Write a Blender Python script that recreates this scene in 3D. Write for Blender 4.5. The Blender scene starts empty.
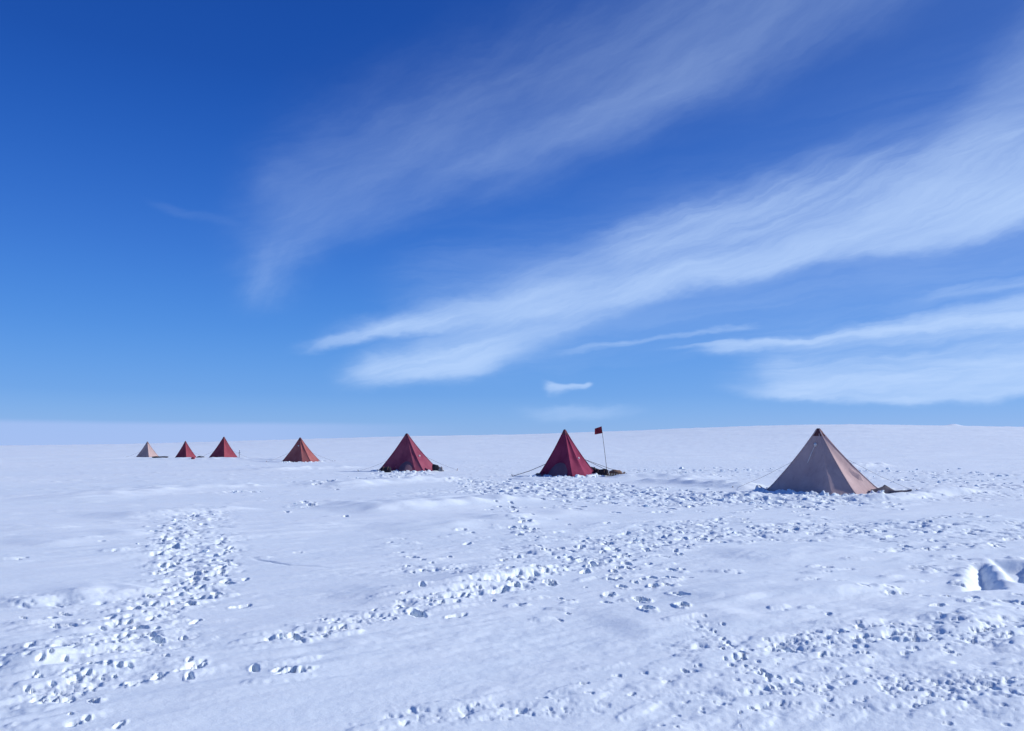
import bpy, bmesh, math, random
import numpy as np
from mathutils import Vector, Matrix, noise as mnoise

random.seed(7)
rng = np.random.default_rng(11)
scene = bpy.context.scene
COL = scene.collection
R = math.radians

# ------------------------------------------------------------------ camera
F, CX, CY, CAMH, HOR = 780.0, 512.0, 365.5, 1.70, 443.5
PITCH = math.atan((HOR - CY) / F)
cam_d = bpy.data.cameras.new('camera')
cam_d.sensor_width = 36.0
cam_d.lens = F / 1024 * 36
cam_d.clip_start = 0.05
cam_d.clip_end = 40000
cam = bpy.data.objects.new('camera', cam_d)
COL.objects.link(cam)
cam.location = (0, 0, CAMH)
cam.rotation_euler = (math.pi / 2 + PITCH, 0, 0)
scene.camera = cam
CP, SP = math.cos(PITCH), math.sin(PITCH)


def ray(px, py):
    a, b = (px - CX) / F, (CY - py) / F
    return (a, CP - b * SP, SP + b * CP)


def at(px, py, z=0.0):
    d = ray(px, py)
    t = (z - CAMH) / d[2]
    return d[0] * t, d[1] * t


def azel(px, py):
    d = ray(px, py)
    return math.degrees(math.atan2(d[0], d[1])), math.degrees(math.atan2(d[2], math.hypot(d[0], d[1])))


# ------------------------------------------------------------------ light
SUN_AZ, SUN_EL = R(81), R(26)          # azimuth measured from +Y towards +X
sd = Vector((math.sin(SUN_AZ) * math.cos(SUN_EL), math.cos(SUN_AZ) * math.cos(SUN_EL), math.sin(SUN_EL)))
sun_d = bpy.data.lights.new('sun', 'SUN')
sun_d.energy = 4.0
sun_d.angle = R(0.53)
sun_d.color = (1.0, 0.985, 0.965)
sun = bpy.data.objects.new('sun', sun_d)
COL.objects.link(sun)
sun.rotation_euler = sd.to_track_quat('Z', 'Y').to_euler()
sun.location = (30, 10, 30)

vs = scene.view_settings
scene.display_settings.display_device = 'sRGB'
vs.view_transform = 'Standard'
vs.look = 'None'
vs.gamma = 1.0
vs.exposure = 0.09
vs.use_curve_mapping = False


# ------------------------------------------------------------------ node helper
class NT:
    def __init__(s, tree):
        s.t, s.n, s.l = tree, tree.nodes, tree.links

    def _in(s, sock, v):
        if v is None:
            return
        if isinstance(v, bpy.types.NodeSocket):
            s.l.new(v, sock)
        else:
            sock.default_value = v

    def m(s, op, a, b=None, c=None, clamp=False):
        n = s.n.new('ShaderNodeMath')
        n.operation = op
        n.use_clamp = clamp
        s._in(n.inputs[0], a); s._in(n.inputs[1], b); s._in(n.inputs[2], c)
        return n.outputs[0]

    def ss(s, v, a, b, lo=0.0, hi=1.0):
        n = s.n.new('ShaderNodeMapRange')
        n.interpolation_type = 'SMOOTHSTEP'
        s._in(n.inputs['Value'], v)
        s._in(n.inputs['From Min'], a); s._in(n.inputs['From Max'], b)
        s._in(n.inputs['To Min'], lo); s._in(n.inputs['To Max'], hi)
        return n.outputs[0]

    def xyz(s, x, y, z=0.0):
        n = s.n.new('ShaderNodeCombineXYZ')
        s._in(n.inputs[0], x); s._in(n.inputs[1], y); s._in(n.inputs[2], z)
        return n.outputs[0]

    def noise(s, vec, scale=1.0, detail=4.0, rough=0.55, dist=0.0, lac=2.0):
        n = s.n.new('ShaderNodeTexNoise')
        s._in(n.inputs['Vector'], vec)
        n.inputs['Scale'].default_value = scale
        n.inputs['Detail'].default_value = detail
        n.inputs['Roughness'].default_value = rough
        n.inputs['Lacunarity'].default_value = lac
        n.inputs['Distortion'].default_value = dist
        return n.outputs['Fac']

    def mix(s, f, a, b, mode='MIX'):
        n = s.n.new('ShaderNodeMix')
        n.data_type = 'RGBA'
        n.blend_type = mode
        s._in(n.inputs[0], f); s._in(n.inputs[6], a); s._in(n.inputs[7], b)
        return n.outputs[2]


# ------------------------------------------------------------------ world: clear polar sky with cirrus
world = bpy.data.worlds.new('World')
scene.world = world
world.use_nodes = True
w = NT(world.node_tree)
w.n.clear()
out = w.n.new('ShaderNodeOutputWorld')
bg = w.n.new('ShaderNodeBackground')
bg.inputs['Strength'].default_value = 0.10
w.l.new(bg.outputs[0], out.inputs[0])
sky = w.n.new('ShaderNodeTexSky')
sky.sky_type = 'NISHITA'
sky.sun_disc = False
sky.sun_elevation = SUN_EL
sky.sun_rotation = SUN_AZ
sky.altitude = 1500
sky.air_density = 1.0
sky.dust_density = 0.2
sky.ozone_density = 3.0
tc = w.n.new('ShaderNodeTexCoord')
sep = w.n.new('ShaderNodeSeparateXYZ')
w.l.new(tc.outputs['Generated'], sep.inputs[0])
X, Y, Z = sep.outputs
DEG = 180 / math.pi
AZ = w.m('MULTIPLY', w.m('ARCTAN2', X, Y), DEG)
EL = w.m('MULTIPLY', w.m('ARCSINE', Z), DEG)
# the deep clear blue of the plateau sky: a contrast curve on the sky colour
sepc = w.n.new('ShaderNodeSeparateColor')
w.l.new(sky.outputs[0], sepc.inputs[0])


def powmul(s, p, k):
    return w.m('MULTIPLY', w.m('POWER', w.m('MAXIMUM', s, 0.0001), p), k)


SKYR, SKYG, SKYB = (1.25, 0.40), (1.0, 0.62), (0.85, 1.35)
comb = w.n.new('ShaderNodeCombineColor')
w.l.new(powmul(sepc.outputs[0], *SKYR), comb.inputs[0])
w.l.new(powmul(sepc.outputs[1], *SKYG), comb.inputs[1])
w.l.new(powmul(sepc.outputs[2], *SKYB), comb.inputs[2])
# the clear dry air over the plateau darkens quickly from the skyline to overhead
rp = w.n.new('ShaderNodeValToRGB')
rp.color_ramp.interpolation = 'B_SPLINE'
stops = [(0.0, (.255, .460, .800)), (1.8, (.210, .430, .800)), (3.5, (.148, .375, .790)), (8.0, (.072, .278, .750)),
         (13.5, (.038, .178, .640)), (19.6, (.016, .114, .510)), (25.5, (.008, .078, .410)), (40, (.004, .045, .28)), (90, (.003, .025, .17))]
while len(rp.color_ramp.elements) < len(stops):
    rp.color_ramp.elements.new(0.5)
for e_, (el_, c_) in zip(rp.color_ramp.elements, stops):
    e_.position = el_ / 90; e_.color = c_ + (1,)
w.l.new(w.m('DIVIDE', w.m('MAXIMUM', EL, 0.0), 90.0), rp.inputs[0])
vm = w.n.new('ShaderNodeVectorMath'); vm.operation = 'SCALE'; vm.inputs['Scale'].default_value = 10.0
w.l.new(rp.outputs[0], vm.inputs[0])
skycol = w.mix(0.82, comb.outputs[0], vm.outputs[0])
skycol = w.mix(w.m('MULTIPLY', w.ss(AZ, -15.0, 36.0), 0.10), skycol, (2.6, 4.6, 9.0, 1.0))

# slow warp of the cloud coordinates
wv = w.xyz(w.m('MULTIPLY', AZ, 0.10), w.m('MULTIPLY', EL, 0.16), 3.1)
w1 = w.m('MULTIPLY', w.m('SUBTRACT', w.noise(wv, 1.0, 4, 0.6), 0.5), 5.0)
wv2 = w.xyz(w.m('MULTIPLY', AZ, 0.09), w.m('MULTIPLY', EL, 0.2), 9.7)
w2 = w.m('MULTIPLY', w.m('SUBTRACT', w.noise(wv2, 1.0, 5, 0.6), 0.5), 3.2)
U = w.m('ADD', AZ, w1)
V = w.m('ADD', EL, w2)


def streaks(slope_deg, along, across, seed, lo, hi, detail=7, rough=0.62):
    """filaments running along a direction of the sky"""
    c, s_ = math.cos(R(slope_deg)), math.sin(R(slope_deg))
    a = w.m('ADD', w.m('MULTIPLY', AZ, c * along), w.m('MULTIPLY', V, s_ * along))
    b = w.m('ADD', w.m('MULTIPLY', AZ, -s_ * across), w.m('MULTIPLY', V, c * across))
    n = w.noise(w.xyz(a, b, seed), 1.0, detail, rough, 0.4)
    return w.ss(n, lo, hi)


def band(pts, up, dn, ends, k, tex, texmix=1.0, pw=1.0):
    """pts: photo points on the spine; up/dn: (thickness at first point, at last point) in degrees"""
    P = [azel(*p) for p in pts]
    us = np.array([p[0] for p in P]); vs_ = np.array([p[1] for p in P])
    deg = 2 if len(pts) > 2 else 1
    co = np.polyfit(us, vs_, deg)
    co = ([0.0] if deg == 1 else []) + list(co)
    v0 = w.m('ADD', w.m('MULTIPLY', w.m('ADD', w.m('MULTIPLY', U, float(co[0])), float(co[1])), U), float(co[2]))
    d = w.m('SUBTRACT', V, v0)
    u0, u1 = float(us.min()), float(us.max())
    if us[0] > us[-1]:
        up, dn = up[::-1], dn[::-1]
    t = w.m('DIVIDE', w.m('SUBTRACT', U, u0), u1 - u0, clamp=True)
    upw = w.m('ADD', w.m('MULTIPLY', t, up[1] - up[0]), up[0])
    dnw = w.m('ADD', w.m('MULTIPLY', t, dn[1] - dn[0]), dn[0])
    mu = w.ss(w.m('DIVIDE', d, upw), 0.0, 1.0, 1.0, 0.0)
    if pw != 1.0:
        mu = w.m('POWER', mu, pw)
    md = w.ss(w.m('DIVIDE', w.m('MULTIPLY', d, -1.0), dnw), 0.0, 1.0, 1.0, 0.0)
    m = w.m('MULTIPLY', mu, md)
    e0 = w.ss(U, u0 - ends[0] * 0.3, u0 + ends[0])
    m = w.m('MULTIPLY', m, e0)
    if ends[1]:
        m = w.m('MULTIPLY', m, w.ss(U, u1 + ends[1] * 0.3, u1 - ends[1]))
    tt = w.m('ADD', w.m('MULTIPLY', tex, 0.80), w.m('MULTIPLY', s_fine, 0.20))
    er = w.m('ADD', m, w.m('MULTIPLY', w.m('SUBTRACT', tt, 0.5), 0.20 + 0.30 * texmix))
    er = w.m('MULTIPLY', w.ss(er, -0.05, 1.15), w.ss(m, 0.0, 1.0))
    er = w.m('MULTIPLY', er, w.m('ADD', w.m('MULTIPLY', tt, 0.75 * texmix + 0.1), 0.95 - 0.5 * texmix))
    return w.m('MULTIPLY', er, k)


s_a = streaks(17, 0.05, 0.55, 1.3, 0.30, 0.68)
s_b = streaks(20, 0.04, 0.30, 5.3, 0.28, 0.72)
s_c = streaks(4, 0.06, 0.70, 8.3, 0.32, 0.66)
s_d = streaks(30, 0.05, 0.22, 12.9, 0.22, 0.85)
s_fine = streaks(19, 0.16, 1.5, 44.0, 0.25, 0.75, 9, 0.68)
s_e = streaks(62, 0.10, 0.22, 22.9, 0.25, 0.85)
els = [
    # main band: crisp lower edge, long diffuse upper side
    band([(395, 330), (512, 318), (692, 277), (873, 241), (1060, 208)], (6.0, 17), (1.8, 2.2), (10, 0), 0.42, s_b, 0.95, 1.9),
    band([(300, 345), (512, 312), (692, 272), (873, 234), (1060, 200)], (2.6, 4.0), (1.6, 2.2), (7, 0), 0.50, s_a, 0.6),
    band([(560, 262), (720, 225), (900, 190), (1060, 170)], (3, 7), (3, 3), (8, 0), 0.42, s_a, 1.0),
    band([(860, 190), (960, 130), (1060, 60)], (4, 8), (4, 6), (9, 0), 0.26, s_d, 0.8),
    # lobe under its left end
    band([(318, 380), (400, 374), (480, 357), (590, 318)], (3.8, 3.8), (2.0, 2.6), (5.0, 10), 0.72, s_a, 0.45),
    band([(380, 350), (460, 338), (560, 318), (680, 290)], (2.0, 3.0), (2.2, 1.5), (6, 9), 0.35, s_a, 0.6),
    band([(285, 352), (350, 340), (420, 325), (480, 315)], (0.8, 1.6), (0.7, 2.0), (4, 4), 0.5, s_a, 0.5),
    # high veil towards the upper middle
    band([(190, 245), (400, 190), (560, 122), (760, 30), (860, -20)], (13, 16), (6, 7), (9, 0), 0.22, s_d, 0.7),
    band([(400, 190), (520, 152), (640, 100), (800, 20)], (1.5, 3.5), (1.5, 3.5), (9, 9), 0.11, s_a, 0.6),
    band([(205, 240), (270, 255), (345, 255)], (5, 4), (9, 6), (6, 8), 0.24, s_e, 0.8),
    band([(130, 198), (190, 212), (250, 222)], (0.8, 1), (0.8, 1), (3, 2.5), 0.045, s_a, 0.6),
    # low bank to the right
    band([(700, 388), (800, 396), (900, 398), (1060, 384)], (6.0, 9.5), (1.3, 1.3), (7, 0), 0.80, s_c, 0.35),
    band([(670, 352), (760, 344), (900, 325), (1060, 308)], (0.8, 1.6), (0.9, 3.5), (4, 0), 0.60, s_c, 0.6),
    band([(530, 352), (640, 338), (770, 324)], (0.5, 0.4), (1.0, 0.5), (4, 3), 0.40, s_c, 0.9),
    band([(640, 352), (760, 342), (900, 328), (1060, 316)], (0.35, 0.6), (0.4, 0.8), (5, 0), 0.45, s_c, 0.5),
    band([(330, 340), (600, 318), (820, 280), (1060, 240)], (10, 22), (6, 9), (9, 0), 0.20, s_c, 0.4),
    band([(232, 300), (270, 290), (320, 275)], (6.5, 5), (3.5, 3), (3.5, 4.5), 0.17, s_e, 0.8),
    band([(880, 300), (960, 290), (1060, 280)], (0.8, 1.0), (0.8, 1.2), (4, 0), 0.22, s_c, 0.8),
    band([(533, 384), (565, 386), (597, 386)], (0.7, 0.3), (1.3, 0.6), (1.0, 0.8), 0.75, s_c, 0.2),
    band([(500, 410), (570, 410), (660, 412)], (0.8, 0.8), (1.4, 1.2), (5, 5), 0.35, s_c, 0.3),
]
# low bank on the left horizon (unwarped, long flat top)
hb = w.m('MULTIPLY', w.ss(w.m('ADD', EL, w.m('MULTIPLY', w2, 0.08)), 1.62, 1.18), w.ss(AZ, -2.0, -20.0))
hb = w.m('MULTIPLY', hb, 0.66)
# thin stuff round the rest of the sky, out of the frame
rest = w.m('MULTIPLY', streaks(12, 0.03, 0.12, 31.0, 0.5, 0.8), w.ss(w.m('ABSOLUTE', AZ), 44.0, 70.0))
rest = w.m('MULTIPLY', rest, 0.4)
cov = None
for e in els + [rest]:
    inv = w.m('SUBTRACT', 1.0, e)
    cov = inv if cov is None else w.m('MULTIPLY', cov, inv)
cov = w.m('SUBTRACT', 1.0, cov, clamp=True)
cov = w.m('MULTIPLY', cov, w.ss(EL, -0.3, 0.2))
cloud = (4.8, 6.5, 9.5, 1.0)
final = w.mix(cov, skycol, cloud)
final = w.mix(hb, final, (3.9, 5.2, 8.7, 1.0))
w.l.new(final, bg.inputs['Color'])


# ------------------------------------------------------------------ numpy noise
PERM = rng.permutation(4096).astype(np.int64)
ANG = rng.random(4096) * 2 * np.pi
GX, GY = np.cos(ANG), np.sin(ANG)


def perlin(x, y, seed=0):
    xi = np.floor(x).astype(np.int64); yi = np.floor(y).astype(np.int64)
    fx, fy = x - xi, y - yi
    u = fx * fx * fx * (fx * (fx * 6 - 15) + 10)
    v = fy * fy * fy * (fy * (fy * 6 - 15) + 10)

    def g(ix, iy, dx, dy):
        h = PERM[(PERM[(ix + seed * 131) & 4095] + iy) & 4095]
        return GX[h] * dx + GY[h] * dy
    a = g(xi, yi, fx, fy); b = g(xi + 1, yi, fx - 1, fy)
    c = g(xi, yi + 1, fx, fy - 1); d = g(xi + 1, yi + 1, fx - 1, fy - 1)
    return (a + (b - a) * u) * (1 - v) + (c + (d - c) * u) * v


def fbm(x, y, seed=0, oct=4, gain=0.5):
    s, a = 0, 1.0
    for i in range(oct):
        s = s + a * perlin(x, y, seed + i)
        x, y, a = x * 2.03 + 11.3, y * 2.03 + 4.7, a * gain
    return s


def sstep(a, b, x):
    t = np.clip((x - a) / (b - a), 0, 1)
    return t * t * (3 - 2 * t)


def worley(x, y, seed=0):
    xi = np.floor(x).astype(np.int64); yi = np.floor(y).astype(np.int64)
    best = np.full(x.shape, 9.0); second = np.full(x.shape, 9.0); idv = np.zeros(x.shape)
    for ox in (-1, 0, 1):
        for oy in (-1, 0, 1):
            h = PERM[(PERM[(xi + ox + seed * 77) & 4095] + yi + oy) & 4095]
            h2 = PERM[(h + 17) & 4095]
            px = xi + ox + h / 4096.0; py = yi + oy + h2 / 4096.0
            d = np.hypot(px - x, py - y)
            nb = d < best
            second = np.where(nb, best, np.minimum(second, d))
            idv = np.where(nb, PERM[(h + 99) & 4095] / 4096.0, idv)
            best = np.where(nb, d, best)
    return best, second, idv


# ------------------------------------------------------------------ snow field
th = [np.arange(-46, 46.001, 0.088)]
t = 46.0; side = []
st = 0.12
while t < 180:
    st = min(st * 1.25, 3.0); t += st
    if t < 179.5:
        side.append(t)
side = np.array(side)
TH = np.radians(np.concatenate([-side[::-1], th[0], side, [180.0]]))
rr = [0.25]
while rr[-1] < 7000:
    r = rr[-1]
    if r < 3.0: k = 0.05
    elif r < 52: k = 0.0040
    elif r < 130: k = 0.007
    else: k = 0.016
    rr.append(r * (1 + k))
RR = np.array(rr)
NR, NC = len(RR), len(TH)
GT, GR = np.meshgrid(TH, RR)
GXW, GYW = GR * np.sin(GT), GR * np.cos(GT)

# skyline profile: photo column -> row of the snow horizon
prof = [(-400, 447), (0, 446), (130, 444.3), (260, 440.5), (400, 436.5), (520, 434.5), (640, 430.5), (720, 427), (800, 424.8), (860, 424.3), (955, 425.8), (1024, 427), (1400, 436)]
pa = np.array([azel(*p)[0] for p in prof]); pe = np.array([azel(*p)[1] for p in prof])
E = np.interp(np.degrees(TH), pa, pe)
ker = np.hanning(61); ker /= ker.sum()
nd = len(side)
Ed = np.convolve(np.pad(E, 30, mode='edge'), ker, 'valid')
E = np.where(np.abs(TH) < R(45), Ed, E)
E = E * (1 - 0.85 * sstep(R(75), R(150), np.abs(TH)))
rise = sstep(np.log(90), np.log(2600), np.log(GR))
Zg = GR * np.tan(np.radians(E))[None, :] * rise
Zg += (CAMH) * sstep(np.log(600), np.log(2600), np.log(GR)) * 1.0
past = np.clip(GR - 2700, 0, None)
Zg -= past * (0.03 + 0.004 * past / 100)

WD = R(27)                                  # wind (ridge) direction from +X
A = GXW * math.cos(WD) + GYW * math.sin(WD)
B = -GXW * math.sin(WD) + GYW * math.cos(WD)
fade_far = 1 - sstep(60, 160, GR)
Zg += 0.060 * perlin(A / 14, B / 7, 1) * sstep(2, 8, GR)
Zg += 0.034 * perlin(A / 4.2, B / 1.5, 2)
sas = fbm(A / 2.4, B / 0.55, 5, 3, 0.55)
smask = sstep(-0.25, 0.45, perlin(A / 7 + 3.3, B / 3.5, 9))
fine = 1 - sstep(55, 140, GR)
Zg += fine * (0.036 * np.clip(sas, -0.1, 1) * smask + 0.008 * sas)
dash = fbm(A / 0.9 + 31, B / 0.28, 75, 2, 0.5)
Zg += fine * 0.042 * np.clip(dash - 0.28, 0, 1) * sstep(-0.05, 0.25, perlin(A / 4 + 1.7, B / 2.2, 77) + 0.12) * sstep(5, 9, GR) * (1 + sstep(12, 40, GR) * 2.0)
rid = 1 - np.abs(fbm(A / 3.6 + 7, B / 0.8, 15, 3, 0.5)) * 2.2
Zg += 0.035 * np.clip(rid - 0.45, 0, 1) * sstep(0.0, 0.5, perlin(A / 6 + 8, B / 3.3, 19) + 0.1)
near = GR < 26
xs, ys = GXW[near], GYW[near]
a_, b_ = A[near], B[near]
pat = 0.35 + 1.1 * sstep(-0.15, 0.3, perlin(a_ / 2.1 + 5, b_ / 1.2, 121))
Zg[near] += pat * 0.0070 * fbm(a_ / 0.34, b_ / 0.13, 25, 3, 0.55) * sstep(26, 12, GR[near]) + 0.0018 * fbm(a_ / 0.07, b_ / 0.04, 29, 2) * sstep(14, 6, GR[near])
mid_ = sstep(45, 110, GR) * (1 - sstep(500, 1200, GR))
Zg += mid_ * (0.16 * np.clip(fbm(A / 16, B / 4.5, 81, 3), -0.1, 1) + 0.10 * np.clip(1 - np.abs(fbm(A / 22 + 3, B / 7, 85, 2)) * 3.5, 0, 1))
far = GR > 110
Zg[far] += (2.2 * sstep(110, 900, GR[far])) * np.clip(fbm(GXW[far] / 90, GYW[far] / 34, 35, 3), -0.1, 1) * (1 - sstep(2200, 2600, GR[far]))
# bank on the far right skyline
bx, by = [v * 1.0 for v in at(955, 447)]
ang955 = R(azel(955, 440)[0])
dbank = np.hypot((GT - ang955) * GR / 16, (GR - 2350) / 60)
Zg += 5.0 * np.exp(-dbank ** 2)


def window(x, y, rad):
    r = math.hypot(x, y); t_ = math.atan2(x, y)
    i0, i1 = np.searchsorted(RR, [r - rad, r + rad])
    da = rad / max(r, 0.5)
    j0, j1 = np.searchsorted(TH, [t_ - da, t_ + da])
    return slice(max(i0, 0), max(i1, i0 + 1)), slice(j0, max(j1, j0 + 1))


def zat(x, y):
    r = math.hypot(x, y); t_ = math.atan2(x, y)
    i = int(np.clip(np.searchsorted(RR, r), 1, NR - 1)); j = int(np.clip(np.searchsorted(TH, t_), 1, NC - 1))
    fi = (r - RR[i - 1]) / (RR[i] - RR[i - 1]); fj = (t_ - TH[j - 1]) / (TH[j] - TH[j - 1])
    q = Zg[i - 1:i + 1, j - 1:j + 1]
    return float((q[0, 0] * (1 - fj) + q[0, 1] * fj) * (1 - fi) + (q[1, 0] * (1 - fj) + q[1, 1] * fj) * fi)


# --- drift ridges: (photo polyline, height, width towards camera, width behind)
def ridge(pts, h, wn, wb, ends=0.25):
    P = [at(*p) for p in pts]
    xs_ = [p[0] for p in P]; ys_ = [p[1] for p in P]
    L = 0
    segs = []
    h, wn = h * 1.4, wn * 0.75
    for k in range(len(P) - 1):
        l = math.hypot(P[k + 1][0] - P[k][0], P[k + 1][1] - P[k][1])
        segs.append((P[k], P[k + 1], L, l)); L += l
    cx, cy = np.mean(xs_), np.mean(ys_)
    rad = max(math.hypot(x - cx, y - cy) for x, y in P) + 3 * max(wn, wb)
    si, sj = window(cx, cy, rad)
    gx, gy = GXW[si, sj], GYW[si, sj]
    wob = 0.25 * wn * perlin(gx / 1.1, gy / 1.1, 41)
    best = np.full(gx.shape, 1e9); bs = np.zeros(gx.shape); bside = np.zeros(gx.shape)
    for (p, q, l0, l) in segs:
        ux, uy = (q[0] - p[0]) / l, (q[1] - p[1]) / l
        s = np.clip((gx - p[0]) * ux + (gy - p[1]) * uy, 0, l)
        dx, dy = gx - p[0] - s * ux, gy - p[1] - s * uy
        d = np.hypot(dx, dy)
        nb = d < best
        best = np.where(nb, d, best); bs = np.where(nb, l0 + s, bs)
        bside = np.where(nb, np.sign(-uy * dx + ux * dy), bside)
    d = best * bside + wob
    prof_ = np.where(d < 0, np.exp(-(d / wn) ** 2), np.exp(-(d / wb) ** 2))
    tt = bs / L
    env = sstep(0, ends, tt) * sstep(1, 1 - ends, tt)
    Zg[si, sj] += h * prof_ * env * (0.8 + 0.5 * perlin(gx / 0.8, gy / 0.8, 43))


for a in [
    ([(700, 612), (760, 600), (830, 597), (910, 591)], 0.055, 0.16, 0.8),
    ([(600, 632), (680, 624), (760, 616)], 0.03, 0.4, 0.8),
    ([(350, 607), (420, 594), (480, 583), (560, 566)], 0.07, 0.35, 0.7),
    ([(60, 600), (110, 594), (160, 586)], 0.05, 0.25, 0.6),
    ([(0, 606), (60, 596), (120, 590)], 0.05, 0.25, 0.6),
    ([(340, 514), (400, 509), (470, 504), (540, 498)], 0.16, 0.9, 2.5),
    ([(320, 488), (370, 484), (430, 481), (470, 479)], 0.16, 1.0, 2.5),
    ([(100, 520), (170, 514), (260, 508)], 0.08, 0.8, 1.5),
    ([(20, 502), (100, 496), (180, 489), (300, 484)], 0.10, 1.4, 2.5),
    ([(250, 472), (300, 469), (370, 467)], 0.14, 1.6, 3),
    ([(620, 482), (680, 484), (740, 488), (770, 493)], 0.20, 1.0, 1.5),
    ([(600, 478), (660, 478), (720, 480)], 0.15, 1.3, 2),
    ([(690, 494), (740, 497), (790, 499.5), (840, 501)], 0.11, 0.9, 1.0),
    ([(510, 479), (540, 480.5), (575, 481)], 0.09, 0.8, 1.0),
    ([(840, 500), (890, 498), (940, 494), (1000, 492)], 0.16, 0.6, 1.2),
    ([(380, 534), (470, 527), (560, 520)], 0.06, 0.7, 1.4),
    ([(720, 560), (800, 556), (900, 552)], 0.05, 0.6, 1.0),
    ([(830, 468), (860, 467), (890, 466)], 0.25, 1.3, 1.8),
    ([(110, 461), (160, 460), (250, 460), (330, 462)], 0.16, 2.0, 3),
    ([(480, 522), (540, 516), (600, 512)], 0.06, 0.7, 1.2),
    ([(900, 530), (960, 526), (1040, 520)], 0.06, 0.6, 1.0),
    ([(20, 548), (80, 540), (160, 534)], 0.04, 0.6, 1.0),
    ([(0, 680), (60, 655), (140, 641)], 0.05, 0.22, 0.5),
    ([(930, 628), (980, 620), (1040, 612)], 0.04, 0.25, 0.6),
]:
    ridge(*a)
# a thin crease running over the smooth snow
ridge([(250, 556), (289, 564), (332, 567), (394, 565)], -0.018, 0.03, 0.03, 0.1)

# --- trodden, broken snow: soft-edged strokes filled with blocky lumps
MASK = np.zeros_like(Zg)


def stroke(pts, wid, amt):
    """pts: photo polyline (x, y, half height in photo rows at that point)"""
    for k in range(len(pts) - 1):
        n = max(2, int(math.hypot(pts[k + 1][0] - pts[k][0], pts[k + 1][1] - pts[k][1]) / 6))
        for q in range(n):
            f = q / n
            px = pts[k][0] * (1 - f) + pts[k + 1][0] * f
            py = pts[k][1] * (1 - f) + pts[k + 1][1] * f
            x, y = at(px, py)
            rx = wid * math.hypot(x, y) / F
            hgt = pts[k][2] * (1 - f) + pts[k + 1][2] * f
            ry = abs(at(px, py - hgt)[1] - y) * 0.9 + 0.05
            si, sj = window(x, y, max(rx, ry) * 1.6)
            gx, gy = GXW[si, sj] - x, GYW[si, sj] - y
            m = np.exp(-((gx / rx) ** 2 + (gy / ry) ** 2) * 1.2) * amt
            MASK[si, sj] = np.maximum(MASK[si, sj], m)


ROUGH = [
    ([(460, 481, 3), (500, 486, 5), (560, 490, 7), (620, 493, 6), (700, 498, 4.5), (770, 500, 5), (850, 499, 4)], 16, 1.0),
    ([(545, 483, 4), (590, 484, 4), (620, 486, 3)], 14, 0.9),
    ([(383, 472, 2.5), (405, 475, 3.5), (432, 476, 3)], 8, 1.0),
    ([(330, 482, 2), (375, 478, 2), (395, 476, 2)], 9, 0.7),
    ([(470, 490, 3), (500, 496, 3)], 14, 0.9),
    ([(880, 478, 4), (940, 482, 5), (1040, 488, 7)], 22, 0.55),
    ([(640, 471, 2), (740, 470, 2), (900, 472, 3), (1030, 476, 4)], 22, 0.6),
    ([(275, 641, 5), (330, 633, 6), (400, 611, 9), (450, 600, 7), (530, 577, 6), (570, 568, 5)], 13, 0.62),
    ([(800, 648, 8), (870, 640, 12), (940, 638, 14), (1040, 630, 14)], 30, 0.72),
    ([(700, 630, 4), (730, 658, 7), (760, 682, 8), (790, 700, 8)], 18, 0.65),
    ([(760, 700, 14), (850, 690, 20), (950, 694, 26), (1040, 700, 26)], 44, 0.50),
    ([(205, 515, 4), (185, 528, 6), (172, 545, 7)], 15, 0.8),
    ([(170, 545, 8), (190, 575, 9), (180, 600, 10), (150, 622, 10)], 24, 0.6),
    ([(220, 545, 8), (215, 580, 9), (205, 600, 6)], 22, 0.5),
    ([(150, 622, 8), (100, 665, 14), (60, 700, 14)], 36, 0.55),
    ([(0, 664, 4), (60, 650, 5), (140, 643, 5)], 18, 0.5),
    ([(600, 545, 5), (660, 535, 5), (720, 522, 5)], 18, 0.55),
    ([(720, 536, 3), (800, 530, 4), (900, 524, 4)], 22, 0.45),
    ([(560, 560, 5), (600, 555, 6), (640, 570, 8)], 16, 0.30),
    ([(230, 492, 2), (262, 491, 2)], 8, 0.6),
    ([(295, 505, 3), (318, 508, 3)], 8, 0.5),
    ([(700, 500, 4), (640, 505, 3)], 16, 0.7),
    ([(940, 690, 5), (1000, 690, 8), (1040, 690, 8)], 24, 0.8),
]
for s_ in ROUGH:
    stroke(*s_)
Z0 = Zg.copy()
mm = MASK > 0.02
mx, my, mz = GXW[mm], GYW[mm], MASK[mm]
md = np.hypot(mx, my)
cut = 0.45 * perlin(mx / 0.55, my / 0.55, 55) + 0.30 * perlin(mx / 1.7, my / 1.7, 56)
relief = np.zeros_like(mx)
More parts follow.
